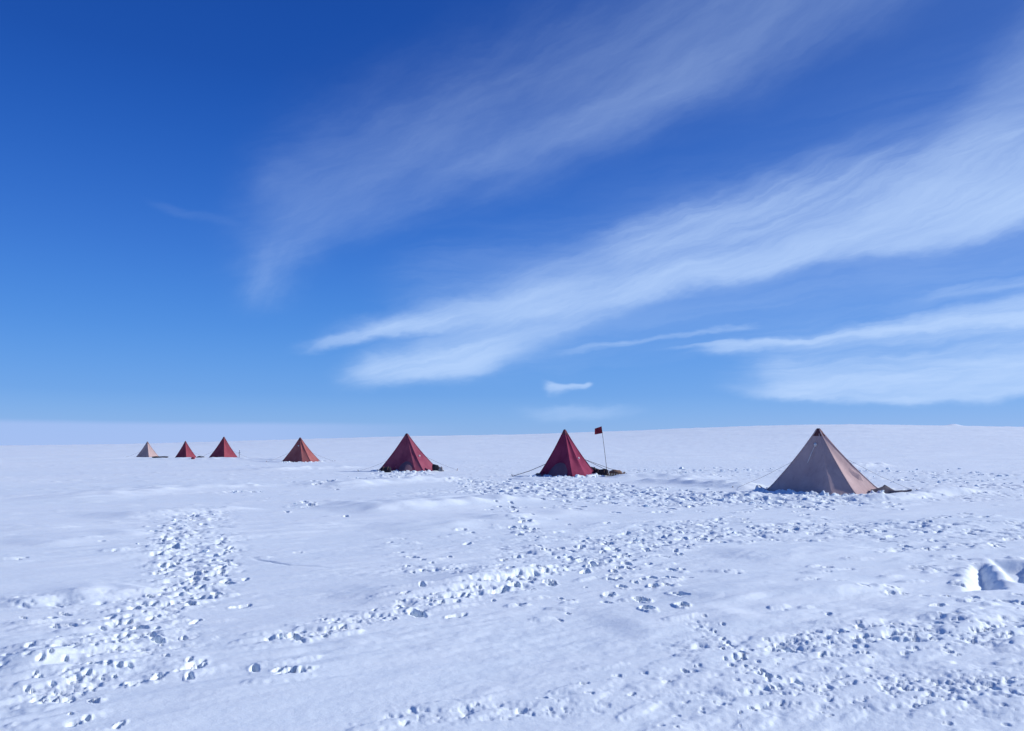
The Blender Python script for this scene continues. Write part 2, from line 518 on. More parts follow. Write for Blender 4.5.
for (ca, cb, ha, hb_, wgt, sd0) in (
        (0.066, 0.034, 0.017, 0.009, sstep(10.5, 6.5, md), 3),
        (0.17, 0.08, 0.034, 0.015, sstep(6.5, 10.5, md) * sstep(24, 15, md), 13),
        (0.36, 0.15, 0.050, 0.020, sstep(15, 24, md), 23)):
    k = wgt > 0.01
    px_, py_ = mx[k], my[k]
    wx = px_ + 0.25 * ca * perlin(px_ / (ca * .6), py_ / (ca * .6), 51)
    wy = py_ + 0.25 * ca * perlin(px_ / (ca * .6) + 9, py_ / (ca * .6), 52)
    f1, f2, idv = worley(wx / (ca * 1.15), wy / ca, sd0)
    g1, g2, idw = worley(wx / (cb * 1.1) + 5, wy / cb, sd0 + 4)
    thr = 1 - np.clip(mz[k] * 0.88 + cut[k] - 0.02, 0, 1)
    big = (idv > thr) * sstep(0.02, 0.25, f2 - f1) * (0.3 + 1.3 * ((idv * 7.3) % 1.0) ** 1.5)
    sgn = np.where(((idv * 13.7) % 1.0) > 0.60, 0.15 + 0.35 * sstep(8, 25, md[k]), -1.0)
    small = (idw > thr + 0.05) * sstep(0.03, 0.25, g2 - g1) * (0.3 + ((idw * 5.1) % 1.0))
    relief[k] += wgt[k] * (ha * big * sgn + hb_ * small * np.where(((idw * 9.1) % 1.0) > .5, 1, -1) + 0.25 * ha * fbm(px_ / (ca * .9), py_ / (ca * .9), 57, 3))
Zg[mm] += relief * sstep(0.02, 0.5, mz)
# wind-pitted crust: fine broken texture without any tread
PIT = np.zeros_like(Zg)
keep = MASK.copy(); MASK[:] = 0
for s_ in [([(740, 715, 16), (830, 690, 30), (930, 685, 36), (1060, 690, 36)], 70, 1.0), ([(820, 655, 12), (920, 645, 14), (1050, 640, 16)], 50, 0.9),
           ([(700, 650, 14), (760, 690, 18)], 40, 0.8), ([(0, 700, 20), (120, 670, 22), (170, 630, 14)], 60, 0.7), ([(420, 716, 9), (560, 712, 9), (700, 700, 10)], 50, 0.75),
           ([(300, 635, 8), (420, 605, 9), (560, 570, 9), (680, 545, 9)], 40, 0.7), ([(0, 600, 10), (140, 600, 12)], 60, 0.55), ([(190, 515, 8), (200, 560, 16), (170, 610, 14)], 45, 0.6),
           ([(440, 570, 12), (560, 545, 12), (700, 530, 12), (900, 530, 12), (1040, 530, 12)], 60, 0.75), ([(450, 492, 6), (700, 500, 6), (1040, 490, 8)], 60, 0.7)]:
    stroke(*s_)
pm = MASK > 0.02
px_, py_, pz_, pd_ = GXW[pm], GYW[pm], MASK[pm], np.hypot(GXW[pm], GYW[pm])
sc_ = 0.085 * np.clip(pd_ / 6, 0.8, 5)
lev = np.log2(np.clip(pd_ / 6, 0.8, 5) / 0.8)
acc = np.zeros_like(px_)
for q in range(3):
    wq = np.clip(1 - np.abs(lev - q), 0, 1) if q < 2 else np.clip(lev - 1, 0, 1)
    S = 0.080 * 2 ** q
    f_ = fbm(px_ / (S * 1.5), py_ / S, 91 + q, 4, 0.6)
    acc += wq * (-np.clip(f_ - 0.16, 0, 0.45) * 0.62 * S + np.clip(-f_ - 0.30, 0, 0.4) * 0.28 * S)
Zg[pm] += acc * sstep(0.05, 0.8, pz_) * sstep(-0.25, 0.35, perlin(px_ / 1.3, py_ / 0.9, 99) + pz_ * 0.3)
MASK[:] = keep


# --- single footprints and kicked-up lumps
def footprint(x, y, head, L=0.17, W=0.085, depth=0.07, rim=0.35, soft=0.35):
    si, sj = window(x, y, 2.4 * max(L, W))
    if (si.stop - si.start) * (sj.stop - sj.start) < 2:
        return
    gx, gy = GXW[si, sj] - x, GYW[si, sj] - y
    c, s = math.cos(head), math.sin(head)
    u, v = gx * c + gy * s, -gx * s + gy * c
    sd_ = random.randint(0, 900)
    nz = 0.46 * perlin(gx / (0.55 * L) + sd_, gy / (0.55 * L), 61) + 0.22 * perlin(gx / (0.25 * L) + sd_, gy / (0.25 * L), 62)
    q = np.sqrt((u / L) ** 2 + (v / W) ** 2) + nz
    zc = np.mean(Zg[si, sj]) * 0
    dz = -depth * sstep(1.0, 1.0 - soft, q)
    ph = random.random() * 6.28
    side_ = 0.55 + 0.45 * np.cos(np.arctan2(v, u) - ph)
    dz += depth * rim * np.exp(-((q - 1.22) / 0.2) ** 2) * side_
    Zg[si, sj] += dz


def lump(x, y, rad, h, asp=1.5, head=0.0):
    si, sj = window(x, y, 2.2 * rad * asp)
    gx, gy = GXW[si, sj] - x, GYW[si, sj] - y
    c, s = math.cos(head), math.sin(head)
    u, v = gx * c + gy * s, -gx * s + gy * c
    sd_ = random.randint(0, 900)
    q = np.sqrt((u / (rad * asp)) ** 2 + (v / rad) ** 2) + 0.35 * perlin(gx / (0.6 * rad) + sd_, gy / (0.6 * rad), 63)
    Zg[si, sj] += h * sstep(1.1, 0.45, q)


def scatter(pts, n, wpx, hpx, depth, L, plump=0.3, hd=None):
    seg = []
    for k in range(len(pts) - 1):
        seg.append(math.hypot(pts[k + 1][0] - pts[k][0], pts[k + 1][1] - pts[k][1]))
    tot = sum(seg)
    for _ in range(n):
        s = random.random() * tot; k = 0
        while s > seg[k] and k < len(seg) - 1:
            s -= seg[k]; k += 1
        f = s / seg[k]
        px = pts[k][0] * (1 - f) + pts[k + 1][0] * f + random.gauss(0, wpx)
        py = pts[k][1] * (1 - f) + pts[k + 1][1] * f + random.gauss(0, hpx)
        if py < 455:
            continue
        x, y = at(px, py)
        kd = 0.62 + 0.38 * min(1, max(0, (y - 7) / 9))
        q0, q1 = at(*pts[k]), at(*pts[k + 1])
        h = math.atan2(q1[1] - q0[1], q1[0] - q0[0]) + random.gauss(0, 0.4)
        if random.random() < plump * (0.25 if y < 13 else 0.8):
            lump(x, y, random.uniform(0.4, 0.9) * L * kd, random.uniform(0.12, 0.4) * depth, random.uniform(1.0, 2.2), WD + random.gauss(0, .3))
        else:
            sc = random.uniform(0.55, 1.25) * kd
            if random.random() < 0.75:      # little drift tail in the lee of the hole
                tl = random.uniform(0.05, 0.11) * (0.7 + 0.5 * kd) * (1 + max(0, y - 12) * 0.04)
                lump(x + random.gauss(-0.08, 0.14), y + random.gauss(0, 0.14), tl, random.uniform(0.010, 0.028) * (0.7 if y < 6.5 else 1.0), random.uniform(1.8, 3.6), WD + random.gauss(0, .2))
            footprint(x, y, h, L * sc, L * sc * random.uniform(0.32, 0.50), 1.35 * depth * random.uniform(0.6, 1.2) * (0.45 + 0.55 * kd), random.uniform(0.15, 0.4), random.uniform(0.2, 0.6))


# left trail, weathered prints standing proud of the scoured surface
scatter([(205, 514), (180, 530), (172, 548), (180, 575)], 60, 13, 5, 0.07, 0.13, 0.45)
scatter([(225, 540), (222, 560), (205, 590)], 38, 17, 9, 0.065, 0.13, 0.4)
scatter([(180, 570), (165, 605), (130, 635)], 50, 20, 7, 0.055, 0.115, 0.5)
scatter([(130, 635), (100, 665), (50, 712)], 52, 36, 11, 0.038, 0.085, 0.5)
scatter([(0, 668), (60, 650), (150, 640)], 20, 12, 5, 0.04, 0.10, 0.5)
scatter([(150, 680), (205, 662)], 9, 12, 5, 0.05, 0.12, 0.4)
# middle trail
scatter([(275, 640), (330, 632), (400, 610), (450, 600), (530, 577), (570, 566)], 80, 9, 4, 0.055, 0.105, 0.4)
scatter([(495, 497), (515, 515), (535, 535), (545, 555)], 26, 6, 4, 0.09, 0.15, 0.2)
scatter([(455, 493), (500, 498)], 14, 10, 2, 0.1, 0.17, 0.3)
scatter([(560, 545), (600, 560), (640, 575), (680, 590)], 26, 24, 8, 0.08, 0.13, 0.3)
scatter([(600, 560), (680, 540), (760, 525)], 60, 20, 6, 0.08, 0.14, 0.3)
scatter([(440, 560), (520, 590), (600, 600)], 30, 40, 9, 0.045, 0.11, 0.4)
scatter([(380, 560), (480, 535), (600, 525)], 26, 40, 8, 0.05, 0.13, 0.5)
scatter([(700, 580), (850, 570), (1000, 575)], 26, 40, 8, 0.03, 0.10, 0.5)
scatter([(430, 575), (560, 555)], 18, 26, 8, 0.05, 0.12, 0.3)
scatter([(700, 540), (800, 532), (920, 528), (1030, 520)], 60, 25, 6, 0.08, 0.15, 0.3)
scatter([(540, 500), (640, 503), (780, 506), (900, 500)], 90, 22, 4, 0.10, 0.18, 0.3)
scatter([(470, 485), (580, 488), (700, 496), (860, 500)], 160, 14, 4, 0.14, 0.20, 0.3)
scatter([(386, 474), (430, 477)], 26, 5, 2, 0.16, 0.22, 0.5)
scatter([(300, 484), (380, 480)], 16, 14, 2, 0.12, 0.22, 0.3)
scatter([(240, 494), (320, 508), (380, 500)], 14, 20, 4, 0.07, 0.16, 0.4)
scatter([(640, 472), (800, 472), (1030, 480)], 90, 25, 3, 0.14, 0.24, 0.4)
scatter([(900, 486), (1030, 492)], 50, 22, 5, 0.11, 0.18, 0.3)
# narrow chain running down right of centre
scatter([(700, 618), (722, 640), (735, 658), (752, 672), (785, 690)], 36, 7, 4, 0.045, 0.065, 0.35)
scatter([(735, 655), (790, 650)], 9, 10, 4, 0.05, 0.09, 0.35)
# rough ground right
scatter([(830, 645), (920, 640), (1030, 632)], 110, 26, 9, 0.045, 0.075, 0.4)
scatter([(720, 700), (860, 690), (1030, 700)], 110, 60, 22, 0.022, 0.045, 0.4)
scatter([(880, 590), (960, 600), (1030, 600)], 16, 22, 5, 0.06, 0.12, 0.3)
scatter([(880, 555), (960, 548), (1030, 540)], 22, 20, 4, 0.07, 0.14, 0.3)
# sparse marks
scatter([(560, 690), (660, 690), (700, 680)], 9, 25, 8, 0.035, 0.08, 0.3)
scatter([(400, 725), (560, 705)], 10, 40, 6, 0.02, 0.06, 0.4)
scatter([(0, 560), (160, 540)], 8, 20, 8, 0.03, 0.1, 0.7)
scatter([(270, 676), (300, 672)], 4, 6, 2, 0.05, 0.11, 0.4)
scatter([(20, 610), (110, 622)], 14, 20, 6, 0.04, 0.11, 0.6)
# short wind-cut slots
for (px, py, L) in [(925, 551, .45), (940, 571, .45), (925, 568, .3), (968, 545, .3), (890, 543, .35), (810, 541, .3), (900, 645, .2), (955, 560, .3), (880, 531, .4)]:
    x, y = at(px, py)
    footprint(x, y, R(random.uniform(-22, 0)), L, 0.05, 0.05, 0.2, 0.5)


# wind planes the broken snow down to a low relief
dz_ = Zg - Z0
cp = 0.014 + 0.0034 * np.clip(GR - 5, 0, 30)
cn = 0.070 + 0.0035 * np.clip(GR, 0, 45)
Zg = Z0 + np.where(dz_ > 0, cp * np.tanh(dz_ / cp), -cn * np.tanh(-dz_ / cn))


# clear single prints (photo positions)
for (px, py, L, dp) in [(609, 596, .17, .12), (641, 602, .17, .13), (647, 613, .17, .13), (682, 610, .18, .15), (679, 598, .14, .09), (612, 576, .14, .09),
                        (622, 588, .15, .09), (654, 588, .14, .1), (652, 579, .14, .08), (550, 584, .17, .11), (501, 592, .18, .11), (515, 587, .13, .09), (510, 574, .13, .09),
                        (536, 570, .15, .1), (585, 572, .15, .1), (672, 571, .13, .07), (669, 580, .13, .08), (572, 559, .16, .1), (561, 550, .15, .09), (608, 545, .16, .1),
                        (533, 542, .15, .09), (520, 536, .15, .09), (532, 530, .15, .09), (532, 517, .15, .1), (515, 513, .16, .1), (489, 509, .17, .1), (513, 507, .16, .1),
                        (417, 616, .20, .13), (457, 618, .13, .07), (626, 534, .15, .09), (648, 523, .15, .1), (615, 512, .17, .1), (595, 566, .14, .08), (598, 560, .14, .08),
                        (906, 547, .16, .09), (1001, 548, .13, .08), (938, 611, .14, .08), (975, 600, .12, .07), (786, 652, .12, .07), (797, 686, .09, .04),
                        (286, 676, .10, .05), (278, 673, .09, .05), (255, 671, .09, .04), (197, 669, .11, .06), (95, 667, .11, .06), (290, 640, .17, .11), (157, 640, .13, .09),
                        (241, 605, .14, .08), (217, 592, .14, .08)]:
    x, y = at(px, py)
    L *= 0.84
    footprint(x, y, R(90 + random.gauss(0, 26)), L * random.uniform(.9, 1.15), L * random.uniform(.38, .50), dp * random.uniform(.95, 1.25), 0.14, 0.22)

# --- two square-cut pits dug on the right
def pit(cx, cy, quad, depth):
    """quad: world corners; flat-bottomed hole with steep walls and soft lips"""
    si, sj = window(cx, cy, 2.2)
    gx, gy = GXW[si, sj], GYW[si, sj]
    d = np.full(gx.shape, 1e9)
    n = len(quad)
    for k in range(n):
        (x0, y0), (x1, y1) = quad[k], quad[(k + 1) % n]
        l = math.hypot(x1 - x0, y1 - y0)
        nx, ny = -(y1 - y0) / l, (x1 - x0) / l
        d = np.minimum(d, (gx - x0) * nx + (gy - y0) * ny)
    d = d + 0.035 * perlin(gx / 0.16, gy / 0.16, 71)
    Zg[si, sj] += -depth * sstep(-0.07, 0.17, d) + 0.022 * np.exp(-((d + 0.10) / 0.10) ** 2) * (0.6 + 0.8 * perlin(gx / 0.3, gy / 0.3, 73))


def quadpx(pp):
    q = [at(*p) for p in pp]
    ar = sum(q[k][0] * q[(k + 1) % len(q)][1] - q[(k + 1) % len(q)][0] * q[k][1] for k in range(len(q)))
    return q if ar > 0 else q[::-1]


for pp, dp in (([(968, 592), (1004, 591), (984, 566), (973, 566)], 0.14), ([(1013, 583), (1046, 586), (1032, 562), (993, 561)], 0.16)):
    q = quadpx(pp)
    pit(sum(p[0] for p in q) / 4, sum(p[1] for p in q) / 4, q, dp)
for (px, py, rd, h) in [(965, 578, .12, .03), (1015, 559, .12, .03)]:
    x, y = at(px, py)
    lump(x, y, rd, h, 1.3, random.random() * 3)

# --- tents: place, then bank snow against them
TENTS = [
    # name key, apex px, base row, height, base polygon [(x, y, is_corner)], colour
    dict(hk=0.955, px=820.8, by=494.0, H=2.20, pts=[(-1.78, -.25, 1), (.34, -1.46, 0), (1.06, -1.28, 1), (1.95, .55, 1), (-.75, 1.35, 1)]),
    dict(hk=0.962, px=564.9, by=477.0, H=2.42, pts=[(-1.40, -.10, 1), (.39, -1.28, 1), (1.08, -.85, 0), (1.70, .35, 1), (-.30, 1.25, 1)]),
    dict(hk=0.935, px=406.2, by=471.8, H=2.38, pts=[(-1.70, -.15, 1), (.55, -1.18, 0), (1.05, -1.15, 1), (2.06, .55, 1), (-.60, 1.4, 1)]),
    dict(hk=0.965, px=299.5, by=462.3, H=2.25, pts=[(-1.60, -.25, 1), (.25, -1.22, 0), (1.02, -1.15, 1), (1.92, .55, 1), (-.60, 1.4, 1)]),
    dict(hk=0.96, px=223.1, by=459.3, H=2.46, pts=[(-1.60, -.10, 1), (.12, -1.55, 1), (1.65, .10, 1), (-.05, 1.55, 1)]),
    dict(hk=0.93, px=184.7, by=458.6, H=2.06, pts=[(-1.10, -.05, 1), (.18, -1.15, 1), (1.36, .12, 1), (-.05, 1.25, 1)]),
    dict(hk=0.95, px=146.7, by=457.9, H=1.96, pts=[(-1.24, -.15, 1), (.25, -1.22, 1), (1.45, .25, 1), (-.15, 1.3, 1)]),
]
for T in TENTS:
    x, y = at(T['px'], T['by'])
    k_ = 1 + 1.1 / y
    T['x'], T['y'] = x * k_, y * k_
    T['H'] *= k_ * T.get('hk', 1.0)
    T['pts'] = [(p[0] * k_, p[1] * k_, p[2]) for p in T['pts']]
    T['az'] = math.atan2(x, y)
    # level pad
    si, sj = window(T['x'], T['y'], 3.6)
    dd = np.hypot(GXW[si, sj] - T['x'], GYW[si, sj] - T['y'])
    k = sstep(3.4, 2.0, dd)
    zc = 0.0
    Zg[si, sj] = Zg[si, sj] * (1 - k * 0.85) + zc * k * 0.85
    # banked lumpy snow on the valance, in front and round the sides
    c, s = math.cos(-T['az']), math.sin(-T['az'])
    pp = T['pts']
    for i in range(len(pp)):
        a, b = pp[i], pp[(i + 1) % len(pp)]
        n = int(math.hypot(b[0] - a[0], b[1] - a[1]) / 0.16)
        for q in range(n):
            f = (q + random.random()) / n
            lx, ly = a[0] * (1 - f) + b[0] * f, a[1] * (1 - f) + b[1] * f
            g = 1.06 + random.random() * 0.22
            lx *= g; ly *= g
            X_, Y_ = T['x'] + lx * c - ly * s, T['y'] + lx * s + ly * c
            lump(X_, Y_, random.uniform(.08, .20), random.uniform(.03, .10), random.uniform(1, 1.7), random.random() * 3)

# --- snow mesh
verts = np.empty((NR * NC + 1, 3), np.float32)
verts[:-1, 0] = GXW.ravel(); verts[:-1, 1] = GYW.ravel(); verts[:-1, 2] = Zg.ravel()
verts[-1] = (0, 0, float(Zg[0].mean()))
ii, jj = np.meshgrid(np.arange(NR - 1), np.arange(NC), indexing='ij')
j2 = (jj + 1) % NC
quads = np.stack([ii * NC + jj, ii * NC + j2, (ii + 1) * NC + j2, (ii + 1) * NC + jj], -1).reshape(-1, 4)[:, ::-1]
tri = np.stack([np.full(NC, NR * NC), np.arange(NC), (np.arange(NC) + 1) % NC], -1)[:, ::-1]
me = bpy.data.meshes.new('snow_field')
me.vertices.add(len(verts)); me.vertices.foreach_set('co', verts.ravel())
nl = quads.size + tri.size
me.loops.add(nl)
me.loops.foreach_set('vertex_index', np.concatenate([quads.ravel(), tri.ravel()]).astype(np.int32))
me.polygons.add(len(quads) + len(tri))
ls = np.concatenate([np.arange(len(quads)) * 4, len(quads) * 4 + np.arange(len(tri)) * 3]).astype(np.int32)
me.polygons.foreach_set('loop_start', ls)
me.update(calc_edges=True)
me.validate()
me.polygons.foreach_set('use_smooth', np.ones(len(me.polygons), bool))
snow = bpy.data.objects.new('snow_field', me)
COL.objects.link(snow)
snow['kind'] = 'structure'


def new_mat(name):
    m = bpy.data.materials.new(name)
    m.use_nodes = True
    nt = NT(m.node_tree)
    p = [n for n in nt.n if n.type == 'BSDF_PRINCIPLED'][0]
    return m, nt, p


def snow_mat(name='snow', grain=1.0):
    m, s, p = new_mat(name)
    geo = s.n.new('ShaderNodeNewGeometry')
    sp_ = s.n.new('ShaderNodeSeparateXYZ')
    s.l.new(geo.outputs['Position'], sp_.inputs[0])
    x, y, z = sp_.outputs
    c, sn = math.cos(WD), math.sin(WD)
    a = s.m('ADD', s.m('MULTIPLY', x, c), s.m('MULTIPLY', y, sn))
    b = s.m('ADD', s.m('MULTIPLY', x, -sn), s.m('MULTIPLY', y, c))
    v1 = s.xyz(s.m('MULTIPLY', a, 1.0), s.m('MULTIPLY', b, 2.4), z)
    v2 = s.xyz(s.m('MULTIPLY', a, 9.0), s.m('MULTIPLY', b, 15.0), z)
    n1 = s.noise(v1, 1.0, 6, 0.6, 0.3)
    n2 = s.noise(v2, 1.0, 5, 0.65, 0.2)
    n3 = s.noise(geo.outputs['Position'], 75.0, 3, 0.6)
    n4 = s.noise(s.xyz(s.m('MULTIPLY', a, 0.05), s.m('MULTIPLY', b, 0.16), 0.0), 1.0, 5, 0.6, 0.3)
    h = s.m('ADD', s.m('MULTIPLY', n1, 0.030), s.m('MULTIPLY', n2, 0.011))
    h = s.m('ADD', h, s.m('MULTIPLY', n3, 0.0024 * grain))
    bp = s.n.new('ShaderNodeBump')
    bp.inputs['Strength'].default_value = 0.55
    bp.inputs['Distance'].default_value = 1.0
    s.l.new(h, bp.inputs['Height'])
    s.l.new(bp.outputs[0], p.inputs['Normal'])
    # wind-packed crust and softer new snow differ very slightly
    f = s.ss(s.m('ADD', s.m('MULTIPLY', n4, 0.6), s.m('MULTIPLY', n1, 0.4)), 0.35, 0.65)
    col = s.mix(f, (0.79, 0.875, 0.915, 1), (0.845, 0.91, 0.935, 1))
    s.l.new(col, p.inputs['Base Color'])
    p.inputs['Roughness'].default_value = 0.62
    p.inputs['Specular IOR Level'].default_value = 0.25
    # light soaks a few centimetres into snow
    p.inputs['Subsurface Weight'].default_value = 0.2
    p.inputs['Subsurface Radius'].default_value = (1.0, 0.95, 0.9)
    p.inputs['Subsurface Scale'].default_value = 0.022
    return m


M_SNOW = snow_mat()
me.materials.append(M_SNOW)

# --- loose broken lumps of snow kicked out of the trails: nobody could count them
ico = bmesh.new()
bmesh.ops.create_icosphere(ico, subdivisions=1, radius=1.0)
iv = np.array([v.co[:] for v in ico.verts]); if_ = np.array([[v.index for v in f.verts] for f in ico.faces])
ico.free()
cv, cf, nv = [], [], 0


def clump(x, y, r):
    global nv
    rot = Matrix.Rotation(random.random() * 6.28, 3, 'Z') @ Matrix.Rotation(random.random() * 6.28, 3, 'X')
    q = iv * (0.7 + 0.6 * rng.random((len(iv), 1))) @ np.array(rot).T
    q = q * np.array([random.uniform(.8, 1.5), random.uniform(.7, 1.2), random.uniform(.5, .9)]) * r
    q = q + np.array([x, y, zat(x, y) + r * 0.22])
    cv.append(q); cf.append(if_ + nv); nv += len(iv)


for (pts, wid, amt) in ROUGH:
    for k in range(len(pts) - 1):
        l = math.hypot(pts[k + 1][0] - pts[k][0], pts[k + 1][1] - pts[k][1])
        for _ in range(int(l * amt * 0.35)):
            f = random.random()
            px = pts[k][0] * (1 - f) + pts[k + 1][0] * f + random.gauss(0, wid * 0.5)
            py = pts[k][1] * (1 - f) + pts[k + 1][1] * f + random.gauss(0, pts[k][2] * 0.6)
            if py < 462 or py > 560:
                continue
            x, y = at(px, py)
            D = math.hypot(x, y)
            base = 0.003 + 0.0011 * D
            clump(x, y, base * random.uniform(0.5, 1.7) * (1.5 if random.random() < .1 else 1))
for T in TENTS:
    for _ in range(46):
        aa = random.uniform(-2.9, 0.3)
        rad = random.uniform(1.35, 2.3)
        c, s = math.cos(-T['az']), math.sin(-T['az'])
        lx, ly = rad * math.cos(aa), rad * math.sin(aa)
        clump(T['x'] + lx * c - ly * s, T['y'] + lx * s + ly * c, random.uniform(.03, .09))
cme = bpy.data.meshes.new('snow_clumps')
cme.from_pydata(np.concatenate(cv).tolist(), [], np.concatenate(cf).tolist())
cme.materials.append(M_SNOW)
clumps = bpy.data.objects.new('snow_clumps', cme)
COL.objects.link(clumps)
clumps['kind'] = 'stuff'
clumps['label'] = 'loose white snow lumps kicked up along the trodden trails and tents'
clumps['category'] = 'snow lumps'


# ------------------------------------------------------------------ object helpers
def empty(name, label, cat, loc, rz=0.0, group=None):
    o = bpy.data.objects.new(name, None)
    o.empty_display_size = 0.3
    COL.objects.link(o)
    o.location = loc; o.rotation_euler = (0, 0, rz)
    o['label'] = label; o['category'] = cat
    if group: o['group'] = group
    return o


def mobj(name, bm, mat, parent=None, smooth=True, sharp=35):
    m = bpy.data.meshes.new(name)
    bmesh.ops.recalc_face_normals(bm, faces=bm.faces)
    bm.to_mesh(m); bm.free()
    m.materials.append(mat)
    if smooth:
        m.shade_smooth()
        m.set_sharp_from_angle(angle=R(sharp))
    o = bpy.data.objects.new(name, m)
    COL.objects.link(o)
    if parent: o.parent = parent
    return o


def tube(bm, pts, rad, seg=6, cap=True):
    pts = [Vector(p) for p in pts]
    rings = []
    for i, p in enumerate(pts):
        d = (pts[min(i + 1, len(pts) - 1)] - pts[max(i - 1, 0)]).normalized()
        up = Vector((0, 0, 1)) if abs(d.z) < 0.9 else Vector((1, 0, 0))
        a = d.cross(up).normalized(); b = a.cross(d)
        r = rad[i] if isinstance(rad, (list, tuple)) else rad
        rings.append([bm.verts.new(p + (a * math.cos(k * 2 * math.pi / seg) + b * math.sin(k * 2 * math.pi / seg)) * r) for k in range(seg)])
    for i in range(len(rings) - 1):
        for k in range(seg):
            bm.faces.new((rings[i][k], rings[i][(k + 1) % seg], rings[i + 1][(k + 1) % seg], rings[i + 1][k]))
    if cap:
        bm.faces.new(rings[0][::-1]); bm.faces.new(rings[-1])


def canvas(name, c1, c2, trans=0.03, dirt=0.3):
    """cotton tent cloth: sun-faded patches, vertical staining, weave bump"""
    m, s, p = new_mat(name)
    tcn = s.n.new('ShaderNodeTexCoord')
    ob = tcn.outputs['Object']
    sp_ = s.n.new('ShaderNodeSeparateXYZ'); s.l.new(ob, sp_.inputs[0])
    n1 = s.noise(ob, 1.6, 5, 0.6, 0.3)
    stv = s.n.new('ShaderNodeMapping'); s.l.new(ob, stv.inputs[0]); stv.inputs['Scale'].default_value = (7, 7, 0.8)
    n2 = s.noise(stv.outputs[0], 1.0, 5, 0.6)
    col = s.mix(s.ss(n1, 0.3, 0.7), c1, c2)
    dk = tuple(v * 0.62 for v in c1[:3]) + (1,)
    col = s.mix(s.m('MULTIPLY', s.ss(n2, 0.48, 0.75), dirt), col, dk)
    s.l.new(col, p.inputs['Base Color'])
    p.inputs['Roughness'].default_value = 0.85
    p.inputs['Specular IOR Level'].default_value = 0.15
    bp = s.n.new('ShaderNodeBump')
    bp.inputs['Strength'].default_value = 0.5; bp.inputs['Distance'].default_value = 0.03
    s.l.new(s.m('ADD', s.m('MULTIPLY', n2, 0.8), s.m('MULTIPLY', s.noise(ob, 9, 4, 0.6), 0.5)), bp.inputs['Height'])
    s.l.new(bp.outputs[0], p.inputs['Normal'])
    tr = s.n.new('ShaderNodeBsdfTranslucent')
    s.l.new(col, tr.inputs[0])
    mx_ = s.n.new('ShaderNodeMixShader'); mx_.inputs[0].default_value = trans
    s.l.new(p.outputs[0], mx_.inputs[1]); s.l.new(tr.outputs[0], mx_.inputs[2])
    o_ = [n for n in s.n if n.type == 'OUTPUT_MATERIAL'][0]
    s.l.new(mx_.outputs[0], o_.inputs[0])
    return m


def plain(name, c, rough=0.7, var=0.3, metal=0.0, scale=12):
    m, s, p = new_mat(name)
    tcn = s.n.new('ShaderNodeTexCoord')
    n = s.noise(tcn.outputs['Object'], scale, 4, 0.6)
    d = tuple(v * (1 - var) for v in c[:3]) + (1,)
    s.l.new(s.mix(s.ss(n, 0.35, 0.65), c, d), p.inputs['Base Color'])
    p.inputs['Roughness'].default_value = rough
    p.inputs['Metallic'].default_value = metal
    p.inputs['Specular IOR Level'].default_value = 0.2
    return m


M_TAN = canvas('faded_tan_canvas', (0.46, 0.325, 0.315, 1), (0.53, 0.39, 0.375, 1))
M_CRIM = canvas('crimson_canvas', (0.205, 0.024, 0.066, 1), (0.265, 0.042, 0.092, 1))
M_ROSE = canvas('faded_crimson_canvas', (0.23, 0.046, 0.085, 1), (0.30, 0.080, 0.12, 1))
M_ORNG = canvas('orange_red_canvas', (0.29, 0.085, 0.085, 1), (0.34, 0.125, 0.12, 1))
M_RED = canvas('red_canvas', (0.225, 0.040, 0.062, 1), (0.27, 0.062, 0.085, 1))
M_PINK = canvas('pale_pink_canvas', (0.39, 0.28, 0.27, 1), (0.46, 0.34, 0.33, 1))
M_CAPD = plain('dark_cap_cloth', (0.13, 0.055, 0.06, 1), 0.8)
M_VAL = plain('dark_valance_cloth', (0.17, 0.15, 0.17, 1), 0.85)
M_DOOR = canvas('grey_mauve_door_cloth', (0.15, 0.085, 0.12, 1), (0.19, 0.11, 0.145, 1), 0.05)
M_WHITE = plain('white_tape', (0.75, 0.74, 0.72, 1), 0.7, 0.1)
M_ROPE = plain('rope', (0.16, 0.14, 0.15, 1), 0.9)
M_WOOD = plain('weathered_wood', (0.32, 0.20, 0.12, 1), 0.7)
M_BAG = plain('navy_bag_cloth', (0.014, 0.018, 0.036, 1), 0.85)
M_BLACK = plain('black_cloth', (0.022, 0.022, 0.034, 1), 0.95)
M_BROWN = plain('brown_cloth', (0.20, 0.12, 0.09, 1), 0.85)
M_FLAG = canvas('red_flag_cloth', (0.26, 0.035, 0.06, 1), (0.32, 0.05, 0.08, 1), 0.15, 0.1)


# ------------------------------------------------------------------ pyramid tents
def surf(T, i, u, v):
    """point on wall i: u across, v from apex (0) to ground (1)"""
    P = T['pts']; a, b = P[i], P[(i + 1) % len(P)]
    bx_, by_ = a[0] * (1 - u) + b[0] * u, a[1] * (1 - u) + b[1] * u
    g = 0.028 + 0.972 * v
    # cloth hangs in a slight hollow between the poles and flares at the foot
    wid = math.hypot(b[0] - a[0], b[1] - a[1])
    sag = 0.065 * wid * math.sin(math.pi * u) * math.sin(math.pi * min(1, v * 1.02)) ** 0.8
    corner = 0.045 * math.sin(math.pi * v)
    l = math.hypot(bx_, by_)
    k = g - (sag / l) - corner * (1 if (a[2] and b[2]) else 0.85)
    if v > 0.9:
        k += (v - 0.9) * 0.35
    x, y = bx_ * k, by_ * k
    z = T['H'] * (1 - v) - 0.06 * v
    n = mnoise.noise(Vector((x * 1.8 + T['px'], y * 1.8, z * 0.7))) + 0.5 * mnoise.noise(Vector((x * 5 + T['px'], y * 5, z * 1.3)))
    amp = 0.045 * math.sin(math.pi * min(v, .95)) * (math.sin(math.pi * u) ** .5 if 0 < u < 1 else 0)
    x += n * amp * bx_ / l; y += n * amp * by_ / l
    return Vector((x, y, z))


